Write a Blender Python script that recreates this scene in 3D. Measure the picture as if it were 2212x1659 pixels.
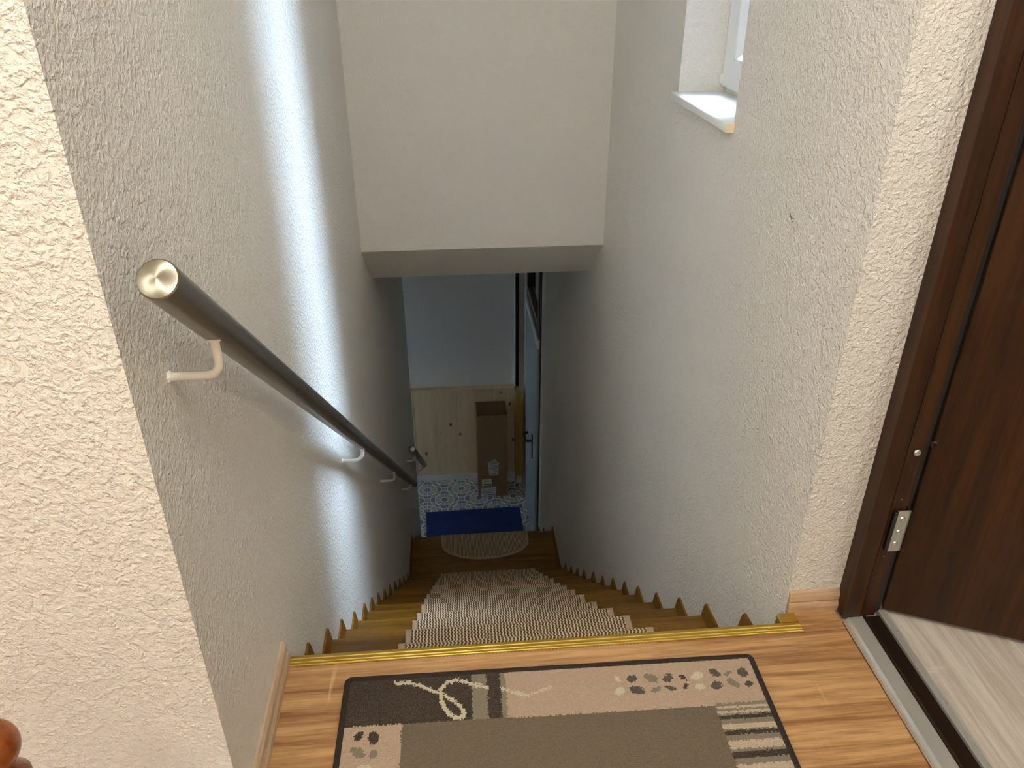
import bpy, bmesh, math, random
import numpy as np
from mathutils import Vector, Matrix

for o in list(bpy.data.objects):
    bpy.data.objects.remove(o)
S = bpy.context.scene
COL = S.collection
random.seed(7)

# ------------------------------------------------------------------ camera
R = ((0.9964, -0.0431, 0.0731), (-0.0848, -0.4818, 0.8722), (-0.0024, -0.8752, -0.4837))
EYE = Vector((0, 0, 1.25))
cd = bpy.data.cameras.new('camera')
cd.sensor_width = 36
cd.lens = 36 * 1689.57 / 2212
cd.clip_start = 0.02
cam = bpy.data.objects.new('camera', cd)
COL.objects.link(cam)
m3 = Matrix(((R[0][0], -R[0][1], -R[0][2]), (R[1][0], -R[1][1], -R[1][2]), (R[2][0], -R[2][1], -R[2][2])))
cam.matrix_world = Matrix.Translation(EYE) @ m3.to_quaternion().to_matrix().to_4x4()
S.camera = cam

# ------------------------------------------------------------------ sky, portals, exposure
SKY = (0.62, 0.79, 1.0)
SKY_STRENGTH = 225.0
LAMP_STRENGTH = 62.0
w = bpy.data.worlds.new('overcast_sky')
S.world = w
w.use_nodes = True
bg = w.node_tree.nodes['Background']
bg.inputs[0].default_value = (*SKY, 1)
# overcast sky: luminance grows from horizon to zenith as (1 + 2 sin h) / 3
wt = w.node_tree
_tc = wt.nodes.new('ShaderNodeTexCoord'); _sp = wt.nodes.new('ShaderNodeSeparateXYZ')
wt.links.new(_tc.outputs['Generated'], _sp.inputs[0])
_m = wt.nodes.new('ShaderNodeMath'); _m.operation = 'MAXIMUM'; _m.inputs[1].default_value = 0.0
wt.links.new(_sp.outputs[2], _m.inputs[0])
_k = wt.nodes.new('ShaderNodeMath'); _k.operation = 'MULTIPLY_ADD'
_k.inputs[1].default_value = SKY_STRENGTH * 2 / 3; _k.inputs[2].default_value = SKY_STRENGTH / 3
wt.links.new(_m.outputs[0], _k.inputs[0]); wt.links.new(_k.outputs[0], bg.inputs[1])
S.cycles.max_bounces = 14
S.cycles.diffuse_bounces = 9
S.cycles.transparent_max_bounces = 16
S.view_settings.view_transform = 'Standard'
S.view_settings.look = 'None'
S.view_settings.gamma = 1
S.view_settings.use_curve_mapping = False
S.view_settings.exposure = 0.36

def portal(name, loc, rot, sx, sy):
    l = bpy.data.lights.new(name, 'AREA')
    l.shape = 'RECTANGLE'; l.size = sx; l.size_y = sy
    l.cycles.is_portal = True
    o = bpy.data.objects.new(name, l)
    o.location = loc; o.rotation_euler = rot
    COL.objects.link(o)
    return o
# an area light shines along its local -Z
portal('stair_window_portal', (0.93, 2.02, 1.82), (0, math.radians(90), 0), 1.88, 0.48)
portal('lower_window_portal', (-1.74, 6.175, -2.575), (0, math.radians(-90), 0), 0.55, 0.45)

# ------------------------------------------------------------------ materials
def lin(c):
    return tuple(((v / 255) / 12.92 if v / 255 <= 0.04045 else ((v / 255 + 0.055) / 1.055) ** 2.4) for v in c)

class NT:
    def __init__(s, name):
        s.m = bpy.data.materials.new(name); s.m.use_nodes = True
        s.t = s.m.node_tree; s.n = s.t.nodes
        s.b = s.n['Principled BSDF']
    def new(s, typ, **k):
        n = s.n.new(typ)
        for a, v in k.items(): setattr(n, a, v)
        return n
    def link(s, a, b): s.t.links.new(a, b)
    def val(s, sock, v):
        if hasattr(v, 'is_linked') or isinstance(v, bpy.types.NodeSocket): s.link(v, sock)
        else: sock.default_value = v
    def math(s, op, a, b=0.0, c=0.0):
        n = s.new('ShaderNodeMath', operation=op)
        s.val(n.inputs[0], a); s.val(n.inputs[1], b); s.val(n.inputs[2], c)
        return n.outputs[0]
    def mix(s, f, a, b):
        n = s.new('ShaderNodeMix', data_type='RGBA')
        s.val(n.inputs[0], f)
        for i, v in ((6, a), (7, b)):
            if isinstance(v, tuple): n.inputs[i].default_value = (*v[:3], 1)
            else: s.link(v, n.inputs[i])
        return n.outputs[2]
    def coord(s, scale=(1, 1, 1), rnd=False, loc=(0, 0, 0)):
        tc = s.new('ShaderNodeTexCoord')
        mp = s.new('ShaderNodeMapping')
        mp.inputs['Scale'].default_value = scale
        mp.inputs['Location'].default_value = loc
        src = tc.outputs['Object']
        if rnd:
            oi = s.new('ShaderNodeObjectInfo')
            mu = s.new('ShaderNodeVectorMath', operation='SCALE')
            mu.inputs[0].default_value = (3.1, 5.3, 2.7)
            s.link(oi.outputs['Random'], mu.inputs['Scale'])
            ad = s.new('ShaderNodeVectorMath', operation='ADD')
            s.link(src, ad.inputs[0]); s.link(mu.outputs[0], ad.inputs[1])
            src = ad.outputs[0]
        s.link(src, mp.inputs[0])
        return mp.outputs[0]
    def noise(s, vec, scale, detail=3, rough=0.55, dist=0.0):
        n = s.new('ShaderNodeTexNoise')
        s.link(vec, n.inputs['Vector'])
        n.inputs['Scale'].default_value = scale; n.inputs['Detail'].default_value = detail
        n.inputs['Roughness'].default_value = rough; n.inputs['Distortion'].default_value = dist
        return n.outputs[0]
    def ramp(s, f, stops, interp='LINEAR'):
        r = s.new('ShaderNodeValToRGB'); r.color_ramp.interpolation = interp
        e = r.color_ramp.elements
        while len(e) < len(stops): e.new(0.5)
        for el, (p, c) in zip(e, stops):
            el.position = p; el.color = (*c[:3], 1) if isinstance(c, tuple) else (c, c, c, 1)
        s.link(f, r.inputs[0])
        return r.outputs[0]
    def bump(s, h, strength, dist, prev=None):
        b = s.new('ShaderNodeBump')
        b.inputs['Strength'].default_value = strength; b.inputs['Distance'].default_value = dist
        s.link(h, b.inputs['Height'])
        if prev is not None: s.link(prev, b.inputs['Normal'])
        return b.outputs[0]
    def out(s, col=None, rough=0.5, metal=0.0, normal=None, **k):
        if col is not None:
            if isinstance(col, tuple): s.b.inputs['Base Color'].default_value = (*col[:3], 1)
            else: s.link(col, s.b.inputs['Base Color'])
        s.val(s.b.inputs['Roughness'], rough)
        s.b.inputs['Metallic'].default_value = metal
        if normal is not None: s.link(normal, s.b.inputs['Normal'])
        for a, v in k.items(): s.b.inputs[a.replace('_', ' ')].default_value = v
        return s.m

def plain(name, col, rough=0.5, metal=0.0, **k):
    return NT(name).out(lin(col), rough, metal, **k)

def plaster(name, col, fine=1.0, spec=0.45, rough=0.45):
    """paint over woodchip: dense small lumps"""
    t = NT(name)
    v = t.coord()
    n1 = t.noise(v, 150 * fine, 3, 0.55, 0.3)
    n2 = t.noise(v, 62 * fine, 2, 0.5, 0.5)
    lumps = t.ramp(n1, [(0.42, 0.0), (0.66, 1.0)])
    blob = t.ramp(n2, [(0.50, 0.0), (0.64, 1.0)])
    h = t.math('ADD', t.math('MULTIPLY', lumps, 0.62), t.math('MULTIPLY', blob, 0.5))
    b = t.bump(h, 0.8, 0.0036 / fine)
    n3 = t.noise(v, 1.6, 2)
    c = t.mix(t.ramp(n3, [(0.3, 0.0), (0.7, 1.0)]), lin(col), tuple(x * 0.96 for x in lin(col)))
    return t.out(c, rough, normal=b, Specular_IOR_Level=spec)

def wood(name, dark, light, stretch, scale=1.0, rough=0.4, contrast=(0.32, 0.7), rnd=True, bump=0.15, fine=0.35, knots=None, coat=0.0):
    t = NT(name)
    v = t.coord(tuple(s * scale for s in stretch), rnd)
    a = t.noise(v, 1.0, 5, 0.6, 0.6)
    f = t.noise(v, 6.0, 3, 0.7, 0.2)
    k = t.math('ADD', t.math('MULTIPLY', a, 1 - fine), t.math('MULTIPLY', f, fine))
    c = t.mix(t.ramp(k, [(contrast[0], 0.0), (contrast[1], 1.0)]), lin(dark), lin(light))
    if knots:
        kv = t.coord(knots[0], rnd)
        vo = t.new('ShaderNodeTexVoronoi'); t.link(kv, vo.inputs['Vector']); vo.inputs['Scale'].default_value = 1.0
        kf = t.ramp(vo.outputs['Distance'], [(0.05, 1.0), (0.1, 0.5), (0.13, 0.0)])
        c = t.mix(kf, c, lin(knots[1]))
    b = t.bump(f, bump, 0.002)
    return t.out(c, rough, normal=b, Coat_Weight=coat, Coat_Roughness=0.25, Specular_IOR_Level=0.35)

M = {}
M['wall'] = plaster('rough_white_plaster', (240, 236, 229))
M['smooth_wall'] = plaster('fine_white_plaster', (240, 237, 230), 1.7)
M['ceiling'] = plain('white_ceiling_paint', (232, 228, 220), 0.8)
M['oak'] = wood('lacquered_oak', (76, 46, 8), (148, 104, 32), (2.2, 26, 26), 1.0, 0.38, (0.3, 0.72))
M['laminate'] = None
M['board'] = wood('light_oak_profile', (168, 138, 110), (214, 192, 164), (34, 2.5, 34), 1.0, 0.45)
M['board_x'] = wood('light_oak_profile_cross', (164, 128, 96), (212, 184, 150), (2.5, 34, 34), 1.0, 0.45)
M['mahogany'] = wood('dark_stained_wood', (28, 10, 0), (78, 41, 7), (42, 42, 1.9), 1.0, 0.5, (0.34, 0.74))
M['pine'] = wood('pale_pine', (206, 180, 142), (230, 208, 174), (14, 14, 0.8), 1.0, 0.5, (0.3, 0.75), knots=((8.5, 8.5, 4.6), (104, 70, 40)))
M['pine_yellow'] = wood('yellow_pine', (160, 126, 66), (196, 162, 100), (20, 20, 0.9), 1.0, 0.45)
M['newel'] = wood('honey_lacquered_wood', (96, 40, 6), (158, 82, 20), (18, 18, 3), 1.0, 0.22, coat=0.4)
M['brass'] = plain('anodised_gold', (200, 166, 78), 0.3, 0.9)
M['steel'] = plain('brushed_steel', (150, 148, 144), 0.34, 1.0)
M['zinc'] = plain('zinc_plated_steel', (200, 200, 196), 0.28, 1.0)
M['alu'] = plain('aluminium', (206, 202, 196), 0.42, 0.55)
M['darkmetal'] = plain('bronze_anodised', (74, 58, 46), 0.34, 0.85)
M['white_paint'] = plain('white_enamel', (232, 227, 216), 0.3)
M['pvc'] = plain('white_pvc', (236, 238, 240), 0.3)
M['sillmat'] = plain('white_laminated_sill', (236, 238, 238), 0.32)
M['chipboard'] = plain('sill_end_veneer', (238, 222, 186), 0.6)
M['gasket'] = plain('black_rubber', (20, 18, 17), 0.6)
M['black'] = plain('black_metal', (12, 12, 13), 0.35)
M['door_grey'] = plain('pale_grey_door_paint', (160, 170, 176), 0.4)
M['brown_frame'] = plain('dark_brown_frame', (58, 40, 30), 0.4)
M['binding'] = plain('dark_brown_binding', (44, 32, 24), 0.9)
M['mat_edge'] = plain('beige_mat_edging', (170, 146, 122), 0.85)
M['label'] = plain('label_paper', (222, 222, 220), 0.6)
M['ink'] = plain('label_ink', (52, 52, 56), 0.7)
M['baseboard_white'] = plain('white_tile_skirting', (222, 222, 220), 0.35)
M['chip'] = plain('bare_plaster', (244, 240, 232), 0.9)
M['scuff'] = plain('dark_scuff', (96, 84, 74), 0.9)

def mk_laminate(name, dark, light, pale, st=(1.6, 30, 30)):
    t = NT(name)
    v = t.coord(st, True)
    a = t.noise(v, 1.0, 4, 0.6, 1.2)
    f = t.noise(v, 5.0, 4, 0.7, 0.3)
    k = t.math('ADD', t.math('MULTIPLY', a, 0.6), t.math('MULTIPLY', f, 0.4))
    c = t.mix(t.ramp(k, [(0.40, 0.0), (0.60, 1.0)]), lin(dark), lin(light))
    # saw marks across the grain, in patches
    sv = t.coord(tuple(q for q in ((60, 5, 5) if st[0] < st[1] else (5, 60, 5))), True)
    sm = t.ramp(t.noise(sv, 1.0, 2, 0.5, 0.15), [(0.66, 0.0), (0.72, 1.0)])
    pv = t.coord((4, 4, 4), True)
    pm = t.ramp(t.noise(pv, 1.0, 2), [(0.52, 0.0), (0.66, 0.55)])
    c = t.mix(t.math('MULTIPLY', sm, pm), c, lin(pale))
    return t.out(c, 0.42, normal=t.bump(f, 0.1, 0.001))
M['laminate'] = mk_laminate('sonoma_oak_laminate', (144, 98, 60), (202, 158, 108), (228, 194, 150))
M['laminate_room'] = mk_laminate('pale_grey_laminate', (186, 172, 158), (216, 206, 194), (226, 218, 208), (30, 1.6, 30))

def mk_matweave():
    t = NT('ribbed_mat_weave')
    tc = t.new('ShaderNodeTexCoord')
    sp = t.new('ShaderNodeSeparateXYZ'); t.link(tc.outputs['Object'], sp.inputs[0])
    x, y, z = sp.outputs
    yy = t.math('SUBTRACT', y, z)
    P = 0.0088
    zig = t.math('MULTIPLY', t.math('PINGPONG', yy, 0.0062), 0.42)
    u = t.math('PINGPONG', t.math('ADD', x, zig), P / 2)
    col = t.math('DIVIDE', u, P / 2)                 # 0 yarn centre .. 1 gap centre
    rows = t.math('DIVIDE', t.math('PINGPONG', t.math('ADD', yy, 0.002), 0.0031), 0.0031)
    nz = t.noise(t.coord((1, 1, 1), True), 420, 2)
    k = t.math('ADD', col, t.math('MULTIPLY', t.math('SUBTRACT', nz, 0.5), 0.5))
    base = t.mix(t.ramp(k, [(0.26, 0.0), (0.44, 1.0)]), lin((222, 198, 162)), lin((124, 100, 74)))
    dots = t.math('MULTIPLY', t.ramp(k, [(0.5, 0.0), (0.7, 1.0)]), t.ramp(rows, [(0.4, 0.0), (0.6, 1.0)]))
    base = t.mix(dots, base, lin((50, 34, 22)))
    h = t.math('SUBTRACT', 1.0, col)
    return t.out(base, 0.9, normal=t.bump(h, 0.6, 0.003))
M['weave'] = mk_matweave()

def mk_rug():
    t = NT('woven_rug_pile')
    a = t.new('ShaderNodeAttribute', attribute_name='Col')
    v = t.coord((1, 1, 1))
    sp = t.new('ShaderNodeSeparateXYZ'); t.link(v, sp.inputs[0])
    ribs = t.math('PINGPONG', sp.outputs[1], 0.0016)
    n = t.noise(v, 500, 2)
    h = t.math('ADD', t.math('MULTIPLY', ribs, 320), t.math('MULTIPLY', n, 0.6))
    c = t.mix(t.ramp(n, [(0.35, 0.0), (0.7, 0.25)]), a.outputs['Color'], (0.30, 0.22, 0.15))
    return t.out(c, 0.95, normal=t.bump(h, 0.4, 0.0012))
M['rug'] = mk_rug()

def mk_bluemat():
    t = NT('blue_ribbed_rubber')
    v = t.coord()
    sp = t.new('ShaderNodeSeparateXYZ'); t.link(v, sp.inputs[0])
    wob = t.math('MULTIPLY', t.math('SINE', t.math('MULTIPLY', sp.outputs[0], 90)), 0.0015)
    r = t.math('PINGPONG', t.math('ADD', sp.outputs[1], wob), 0.006)
    k = t.math('DIVIDE', r, 0.006)
    c = t.mix(k, lin((4, 30, 80)), lin((8, 44, 104)))
    return t.out(c, 0.75, normal=t.bump(k, 0.5, 0.004))
M['bluemat'] = mk_bluemat()

def mk_card():
    t = NT('brown_cardboard')
    v = t.coord()
    n = t.noise(v, 14, 3)
    c = t.mix(n, lin((128, 102, 70)), lin((154, 126, 90)))
    return t.out(c, 0.8, normal=t.bump(t.noise(v, 160, 2), 0.08, 0.002))
M['card'] = mk_card()

def mk_brushed_cap():
    t = NT('turned_steel_cap')
    tg = t.new('ShaderNodeTangent', direction_type='RADIAL', axis='Z')
    t.link(tg.outputs[0], t.b.inputs['Tangent'])
    return t.out(lin((150, 143, 130)), 0.36, 1.0, Anisotropic=0.9)
M['cap'] = mk_brushed_cap()

def mk_glass():
    t = NT('clear_pane')
    t.n.remove(t.b)
    tr = t.new('ShaderNodeBsdfTransparent'); tr.inputs[0].default_value = (0.97, 0.98, 0.985, 1)
    gl = t.new('ShaderNodeBsdfGlossy'); gl.inputs['Roughness'].default_value = 0.02
    ge = t.new('ShaderNodeNewGeometry')
    dt = t.new('ShaderNodeVectorMath', operation='DOT_PRODUCT')
    t.link(ge.outputs['Normal'], dt.inputs[0]); t.link(ge.outputs['Incoming'], dt.inputs[1])
    fz = t.math('POWER', t.math('SUBTRACT', 1.0, t.math('ABSOLUTE', dt.outputs['Value'])), 5.0)
    fz = t.math('ADD', t.math('MULTIPLY', fz, 0.7), 0.035)
    mx = t.new('ShaderNodeMixShader')
    t.link(fz, mx.inputs[0]); t.link(tr.outputs[0], mx.inputs[1]); t.link(gl.outputs[0], mx.inputs[2])
    t.link(mx.outputs[0], t.n['Material Output'].inputs[0])
    return t.m
M['glass'] = mk_glass()

TILE = 0.338; TX = -0.316; TY = 6.395
def mk_tile():
    t = NT('patterned_cement_tile')
    g = t.new('ShaderNodeTexCoord')
    sp = t.new('ShaderNodeSeparateXYZ'); t.link(g.outputs['Object'], sp.inputs[0])
    def lat(ox, oy):
        def loc(c, o):
            q = t.math('ADD', t.math('DIVIDE', t.math('SUBTRACT', c, o), TILE), 100.5)
            return t.math('MULTIPLY', t.math('SUBTRACT', t.math('FRACT', q), 0.5), TILE)
        u, v = loc(sp.outputs[0], ox), loc(sp.outputs[1], oy)
        d = t.math('SQRT', t.math('ADD', t.math('MULTIPLY', u, u), t.math('MULTIPLY', v, v)))
        an = t.math('ARCTAN2', v, u)
        return d, an
    def line(d, r, wd):           # 1 on the circle of radius r
        return t.math('LESS_THAN', t.math('ABSOLUTE', t.math('SUBTRACT', d, r)), wd)
    lw = 0.0042
    parts = []
    for ox, oy in ((TX, TY), (TX + TILE / 2, TY + TILE / 2)):
        d, an = lat(ox, oy)
        big = line(d, 0.140, lw); ring = line(d, 0.092, lw); hub = line(d, 0.036, lw)
        sec = t.math('PINGPONG', t.math('ADD', an, math.pi / 10), math.pi / 10)
        spoke = t.math('LESS_THAN', t.math('MULTIPLY', sec, d), 0.0028)
        inr = t.math('MULTIPLY', t.math('GREATER_THAN', d, 0.036), t.math('LESS_THAN', d, 0.092))
        spoke = t.math('MULTIPLY', spoke, inr)
        white = t.math('MAXIMUM', t.math('MAXIMUM', big, ring), t.math('MAXIMUM', hub, spoke))
        parts.append((white, t.math('LESS_THAN', d, 0.14), inr, t.math('LESS_THAN', d, 0.036)))
    A, B = parts
    mx = lambda a, b: t.math('MAXIMUM', a, b)
    white = mx(A[0], B[0]); inbig = mx(A[1], B[1]); lens = t.math('MULTIPLY', A[1], B[1])
    inr = mx(A[2], B[2]); hub = mx(A[3], B[3])
    c = t.mix(inbig, lin((150, 150, 150)), lin((120, 132, 142)))
    c = t.mix(lens, c, lin((160, 158, 154)))
    c = t.mix(inr, c, lin((172, 166, 160)))
    c = t.mix(hub, c, lin((118, 126, 140)))
    c = t.mix(white, c, lin((232, 232, 232)))
    n = t.noise(t.coord(), 60, 2)
    c = t.mix(t.ramp(n, [(0.3, 0.0), (0.8, 0.14)]), c, lin((120, 120, 120)))
    return t.out(c, 0.32)
M['tile'] = mk_tile()

def mk_lamp(name, k):
    t = NT(name)
    return t.out((0.9, 0.85, 0.75), 0.4, Emission_Color=(1.0, 1.0, 0.93, 1), Emission_Strength=LAMP_STRENGTH * k)
M['lamp'] = mk_lamp('lit_opal_glass', 1.0)
M['lamp_dim'] = mk_lamp('lit_opal_glass_dim', 0.6)

# ------------------------------------------------------------------ mesh helpers
def link(name, me, mat, parent=None, loc=None, smooth=False, sharp=35):
    if isinstance(mat, str): mat = M[mat]
    me.name = name
    me.materials.clear(); me.materials.append(mat)
    if smooth:
        me.polygons.foreach_set('use_smooth', [True] * len(me.polygons))
        me.set_sharp_from_angle(angle=math.radians(sharp))
    o = bpy.data.objects.new(name, me)
    COL.objects.link(o)
    if loc is not None: o.location = loc
    if parent is not None: o.parent = parent
    return o

def to_mesh(bm):
    bmesh.ops.recalc_face_normals(bm, faces=bm.faces)
    me = bpy.data.meshes.new('m'); bm.to_mesh(me); bm.free()
    return me

def box_bm(bm, x0, x1, y0, y1, z0, z1):
    v = [bm.verts.new(p) for p in ((x0, y0, z0), (x1, y0, z0), (x1, y1, z0), (x0, y1, z0), (x0, y0, z1), (x1, y0, z1), (x1, y1, z1), (x0, y1, z1))]
    for f in ((0, 3, 2, 1), (4, 5, 6, 7), (0, 1, 5, 4), (1, 2, 6, 5), (2, 3, 7, 6), (3, 0, 4, 7)):
        bm.faces.new([v[i] for i in f])

def box(x0, x1, y0, y1, z0, z1, bevel=0.0, seg=2):
    bm = bmesh.new(); box_bm(bm, x0, x1, y0, y1, z0, z1)
    if bevel: bmesh.ops.bevel(bm, geom=bm.edges[:], offset=bevel, segments=seg, affect='EDGES', profile=0.5)
    return to_mesh(bm)

def boxes(lst):
    bm = bmesh.new()
    for b in lst: box_bm(bm, *b)
    return to_mesh(bm)

def extrude(pts, a0, a1, axis='x', bevel=0.0):
    """closed polygon pts (in the two other axes) swept from a0 to a1; axis y: pts are (x,z), axis z: (x,y), axis x: (y,z)"""
    def P(p, a):
        return {'x': (a, p[0], p[1]), 'y': (p[0], a, p[1]), 'z': (p[0], p[1], a)}[axis]
    bm = bmesh.new()
    A = [bm.verts.new(P(p, a0)) for p in pts]; B = [bm.verts.new(P(p, a1)) for p in pts]
    n = len(pts)
    bm.faces.new(A); bm.faces.new(B)
    for i in range(n): bm.faces.new((A[i], A[(i + 1) % n], B[(i + 1) % n], B[i]))
    if bevel: bmesh.ops.bevel(bm, geom=bm.edges[:], offset=bevel, segments=2, affect='EDGES')
    return to_mesh(bm)

def tube(path, r, seg=16, cap=True):
    bm = bmesh.new(); P = [Vector(p) for p in path]; rings = []
    up = None
    for i, p in enumerate(P):
        d = (P[min(i + 1, len(P) - 1)] - P[max(i - 1, 0)]).normalized()
        if up is None:
            up = Vector((1, 0, 0)) if abs(d.x) < 0.9 else Vector((0, 1, 0))
        a = (up - d * up.dot(d)).normalized(); b = d.cross(a); up = a
        rr = r[i] if isinstance(r, (list, tuple)) else r
        rings.append([bm.verts.new(p + (a * math.cos(t) + b * math.sin(t)) * rr) for t in [2 * math.pi * k / seg for k in range(seg)]])
    for A, B in zip(rings, rings[1:]):
        for k in range(seg): bm.faces.new((A[k], A[(k + 1) % seg], B[(k + 1) % seg], B[k]))
    if cap:
        bm.faces.new(rings[0]); bm.faces.new(rings[-1])
    return to_mesh(bm)

def lathe(prof, seg=32):
    """prof: list of (r, z)"""
    bm = bmesh.new(); rings = []
    for r, z in prof:
        if r < 1e-6: rings.append([bm.verts.new((0, 0, z))])
        else: rings.append([bm.verts.new((r * math.cos(t), r * math.sin(t), z)) for t in [2 * math.pi * k / seg for k in range(seg)]])
    for A, B in zip(rings, rings[1:]):
        for k in range(seg):
            q = [A[k % len(A)], A[(k + 1) % len(A)], B[(k + 1) % len(B)], B[k % len(B)]]
            u = []
            for v in q:
                if v not in u: u.append(v)
            if len(u) > 2: bm.faces.new(u)
    return to_mesh(bm)

def empty(name, loc=(0, 0, 0), parent=None):
    o = bpy.data.objects.new(name, None)
    o.empty_display_size = 0.1
    COL.objects.link(o); o.location = loc
    if parent: o.parent = parent
    return o

def tag(o, label, cat, group=None):
    o['label'] = label; o['category'] = cat
    if group: o['group'] = group
    return o

def struct(o, label=None):
    o['kind'] = 'structure'
    if label: o['label'] = label
    return o

# ------------------------------------------------------------------ plan of the stairwell
RP = [(1.194, .692), (1.26, .682), (1.34, .672), (1.5, .663), (1.79, .657), (2.252, .656), (2.7, .659), (3.18, .661), (3.5, .668), (3.86, .672), (4.5, .668), (5.27, .664)]
LP = [(0.954, -.366), (1.34, -.365), (2.5, -.368), (3.18, -.366), (3.86, -.358), (4.5, -.36), (5.62, -.362)]
def at(P, y):
    for (a, xa), (b, xb) in zip(P, P[1:]):
        if y <= b: return xa + (xb - xa) * (max(y, a) - a) / (b - a)
    return P[-1][1]
xl = lambda y: at(LP, y)
xr = lambda y: at(RP, y)
ZC = 2.45; ZS = 3.25; ZB = -3.62; ZF = -3.47
WX = 0.93                      # outer face of the stair's outside wall

def wall_poly(P, outer, pieces):
    """inner face along polyline P, outer face at x=outer; pieces: (y0,y1,z0,z1)"""
    bm = bmesh.new()
    for y0, y1, z0, z1 in pieces:
        ys = [y0] + [y for y, _ in P if y0 < y < y1] + [y1]
        pts = [(at(P, y), y) for y in ys] + [(outer, y1), (outer, y0)]
        A = [bm.verts.new((p[0], p[1], z0)) for p in pts]; B = [bm.verts.new((p[0], p[1], z1)) for p in pts]
        n = len(pts)
        bm.faces.new(A); bm.faces.new(B)
        for i in range(n): bm.faces.new((A[i], A[(i + 1) % n], B[(i + 1) % n], B[i]))
    return to_mesh(bm)

wl = struct(link('wall_left', wall_poly(LP, -.52, [(.954, 5.62, ZB, ZS)]), 'wall', smooth=True, sharp=20), 'rough white plaster wall carrying the long handrail')
WY0, WY1, WZ0, WZ1 = 1.79, 2.252, .886, 2.75
wr = struct(link('wall_right', wall_poly(RP, WX, [(1.194, 5.27, ZB, WZ0), (1.194, WY0, WZ0, WZ1), (WY1, 5.27, WZ0, WZ1), (1.194, 5.27, WZ1, ZS)]), 'wall', smooth=True, sharp=20), 'rough white plaster wall with the small window')
struct(link('wall_front_left', box(-2.2, -.366, .804, .954, -.3, ZC), 'wall'), 'cream lit plaster wall left of the stairwell')
struct(link('wall_front_right', box(.6921, WX, 1.1935, 1.1945, -.02, ZC), 'wall'), 'narrow cream plaster strip between stairwell and brown door')
# chip and scuff on the right wall
chip = link('plaster_chip', lathe([(0, .0016), (.003, .001), (.0048, 0), (0, -.001)], 10), 'chip', wr)
chip.matrix_world = Matrix.Translation((.6712, 1.335, .068)) @ Matrix.Rotation(math.radians(-90), 4, 'Y')
link('scuff_mark', tube([(xr(1.43) - .0004, 1.428, .789), (xr(1.43) - .0012, 1.438, .797), (xr(1.44) - .0005, 1.447, .806)], [.0003, .0008, .0003], 6), 'scuff', wr)
link('scuff_mark', tube([(xr(1.43) - .0005, 1.425, .797), (xr(1.43) - .0008, 1.431, .7965)], .0005, 6), 'scuff', wr)

# header wall over the stairs with sloping soffit, running into the ceiling of the lower hall
hd = [(3.18, ZS), (3.18, .15), (3.485, -.083), (6.75, -.083), (6.75, .1), (3.6, .1), (3.34, .3), (3.34, ZS)]
struct(link('wall_header', extrude(hd, -.366, .666, 'x'), 'smooth_wall'), 'white wall over the stairs with sloping soffit')
struct(link('ceiling', box(-2.3, 1.0, -1.9, 1.194, ZC, ZC + .1), 'ceiling'))
struct(link('wall_upper', box(-.52, .93, 1.194, 1.25, ZC, ZS), 'wall'))
struct(link('ceiling_stairwell', box(-.6, 1.0, 1.19, 3.4, ZS, ZS + .1), 'ceiling'))
struct(link('ceiling_lower_right', box(.664, .93, 5.27, 6.75, -.083, .1), 'ceiling'))
struct(link('ceiling_lower', box(-1.75, -.366, 4.4, 6.75, -.083, .02), 'ceiling'))

# hall behind and beside the camera
struct(link('wall_rear', box(-2.3, .93, -1.9, -1.8, -.1, ZC), 'wall'))
struct(link('wall_hall_left', box(-2.3, -2.2, -1.8, .954, -.1, ZC), 'wall'))
struct(link('wall_hall_right', boxes([(.812, .93, -1.8, .24, -.1, ZC), (.812, .93, .24, 1.1935, 2.07, ZC)]), 'wall'))
# room behind the brown door
struct(link('wall_room_far', box(.93, 3.4, 1.26, 1.36, -.1, ZC), 'wall'))
struct(link('wall_room_near', box(.93, 3.4, -1.9, -1.8, -.1, ZC), 'wall'))
struct(link('wall_room_right', box(3.4, 3.5, -1.9, 1.36, -.1, ZC), 'wall'))
struct(link('ceiling_room', box(.93, 3.5, -1.9, 1.36, ZC, ZC + .1), 'ceiling'))

# lower hall
struct(link('wall_far', box(-1.75, .93, 6.57, 6.75, ZB, -.083), 'smooth_wall'), 'white wall above the pine panelling downstairs')
struct(link('wall_lower_left', boxes([(-1.75, -1.6, 4.4, 5.95, ZB, -.083), (-1.75, -1.6, 6.40, 6.57, ZB, -.083), (-1.75, -1.6, 5.95, 6.40, -2.3, -.083), (-1.75, -1.6, 5.95, 6.40, ZB, -2.85)]), 'smooth_wall'))
struct(link('wall_lower_near', box(-1.6, -.52, 4.4, 4.5, ZB, -.083), 'smooth_wall'))
struct(link('wall_lower_right', boxes([(.664, .93, 6.24, 6.57, ZB, -.083), (.85, .93, 5.27, 6.24, ZB, -.083)]), 'smooth_wall'))  # second box: slab added behind the transom pane to keep it dark
struct(link('floor_foundation', box(-1.75, .93, .9, 6.75, ZB - .1, ZB), 'ceiling'))
struct(link('floor_foundation_lower', box(-1.6, .93, 4.5, 6.57, ZB, ZF - .012), 'ceiling'))

# unseen walls added to shape the sky light at the stair and lower windows
M['render'] = plain('grey_sky_blocker', (120, 122, 124), 0.9)
struct(link('sky_blocker_near', box(WX + .02, 4.2, 1.37, 1.47, -4, 6.2), 'render'))
struct(link('sky_blocker_far', box(WX + .02, 4.2, 2.60, 2.75, -4, 6.2), 'render'))
struct(link('sky_blocker_across', box(6.5, 6.7, -2, 6, -4, 7.3), 'render'))
struct(link('sky_blocker_lower', box(-3.0, -2.8, 3.5, 9, -4, 2.1), 'render'))  # added to cut the sky seen from the lower window

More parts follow.
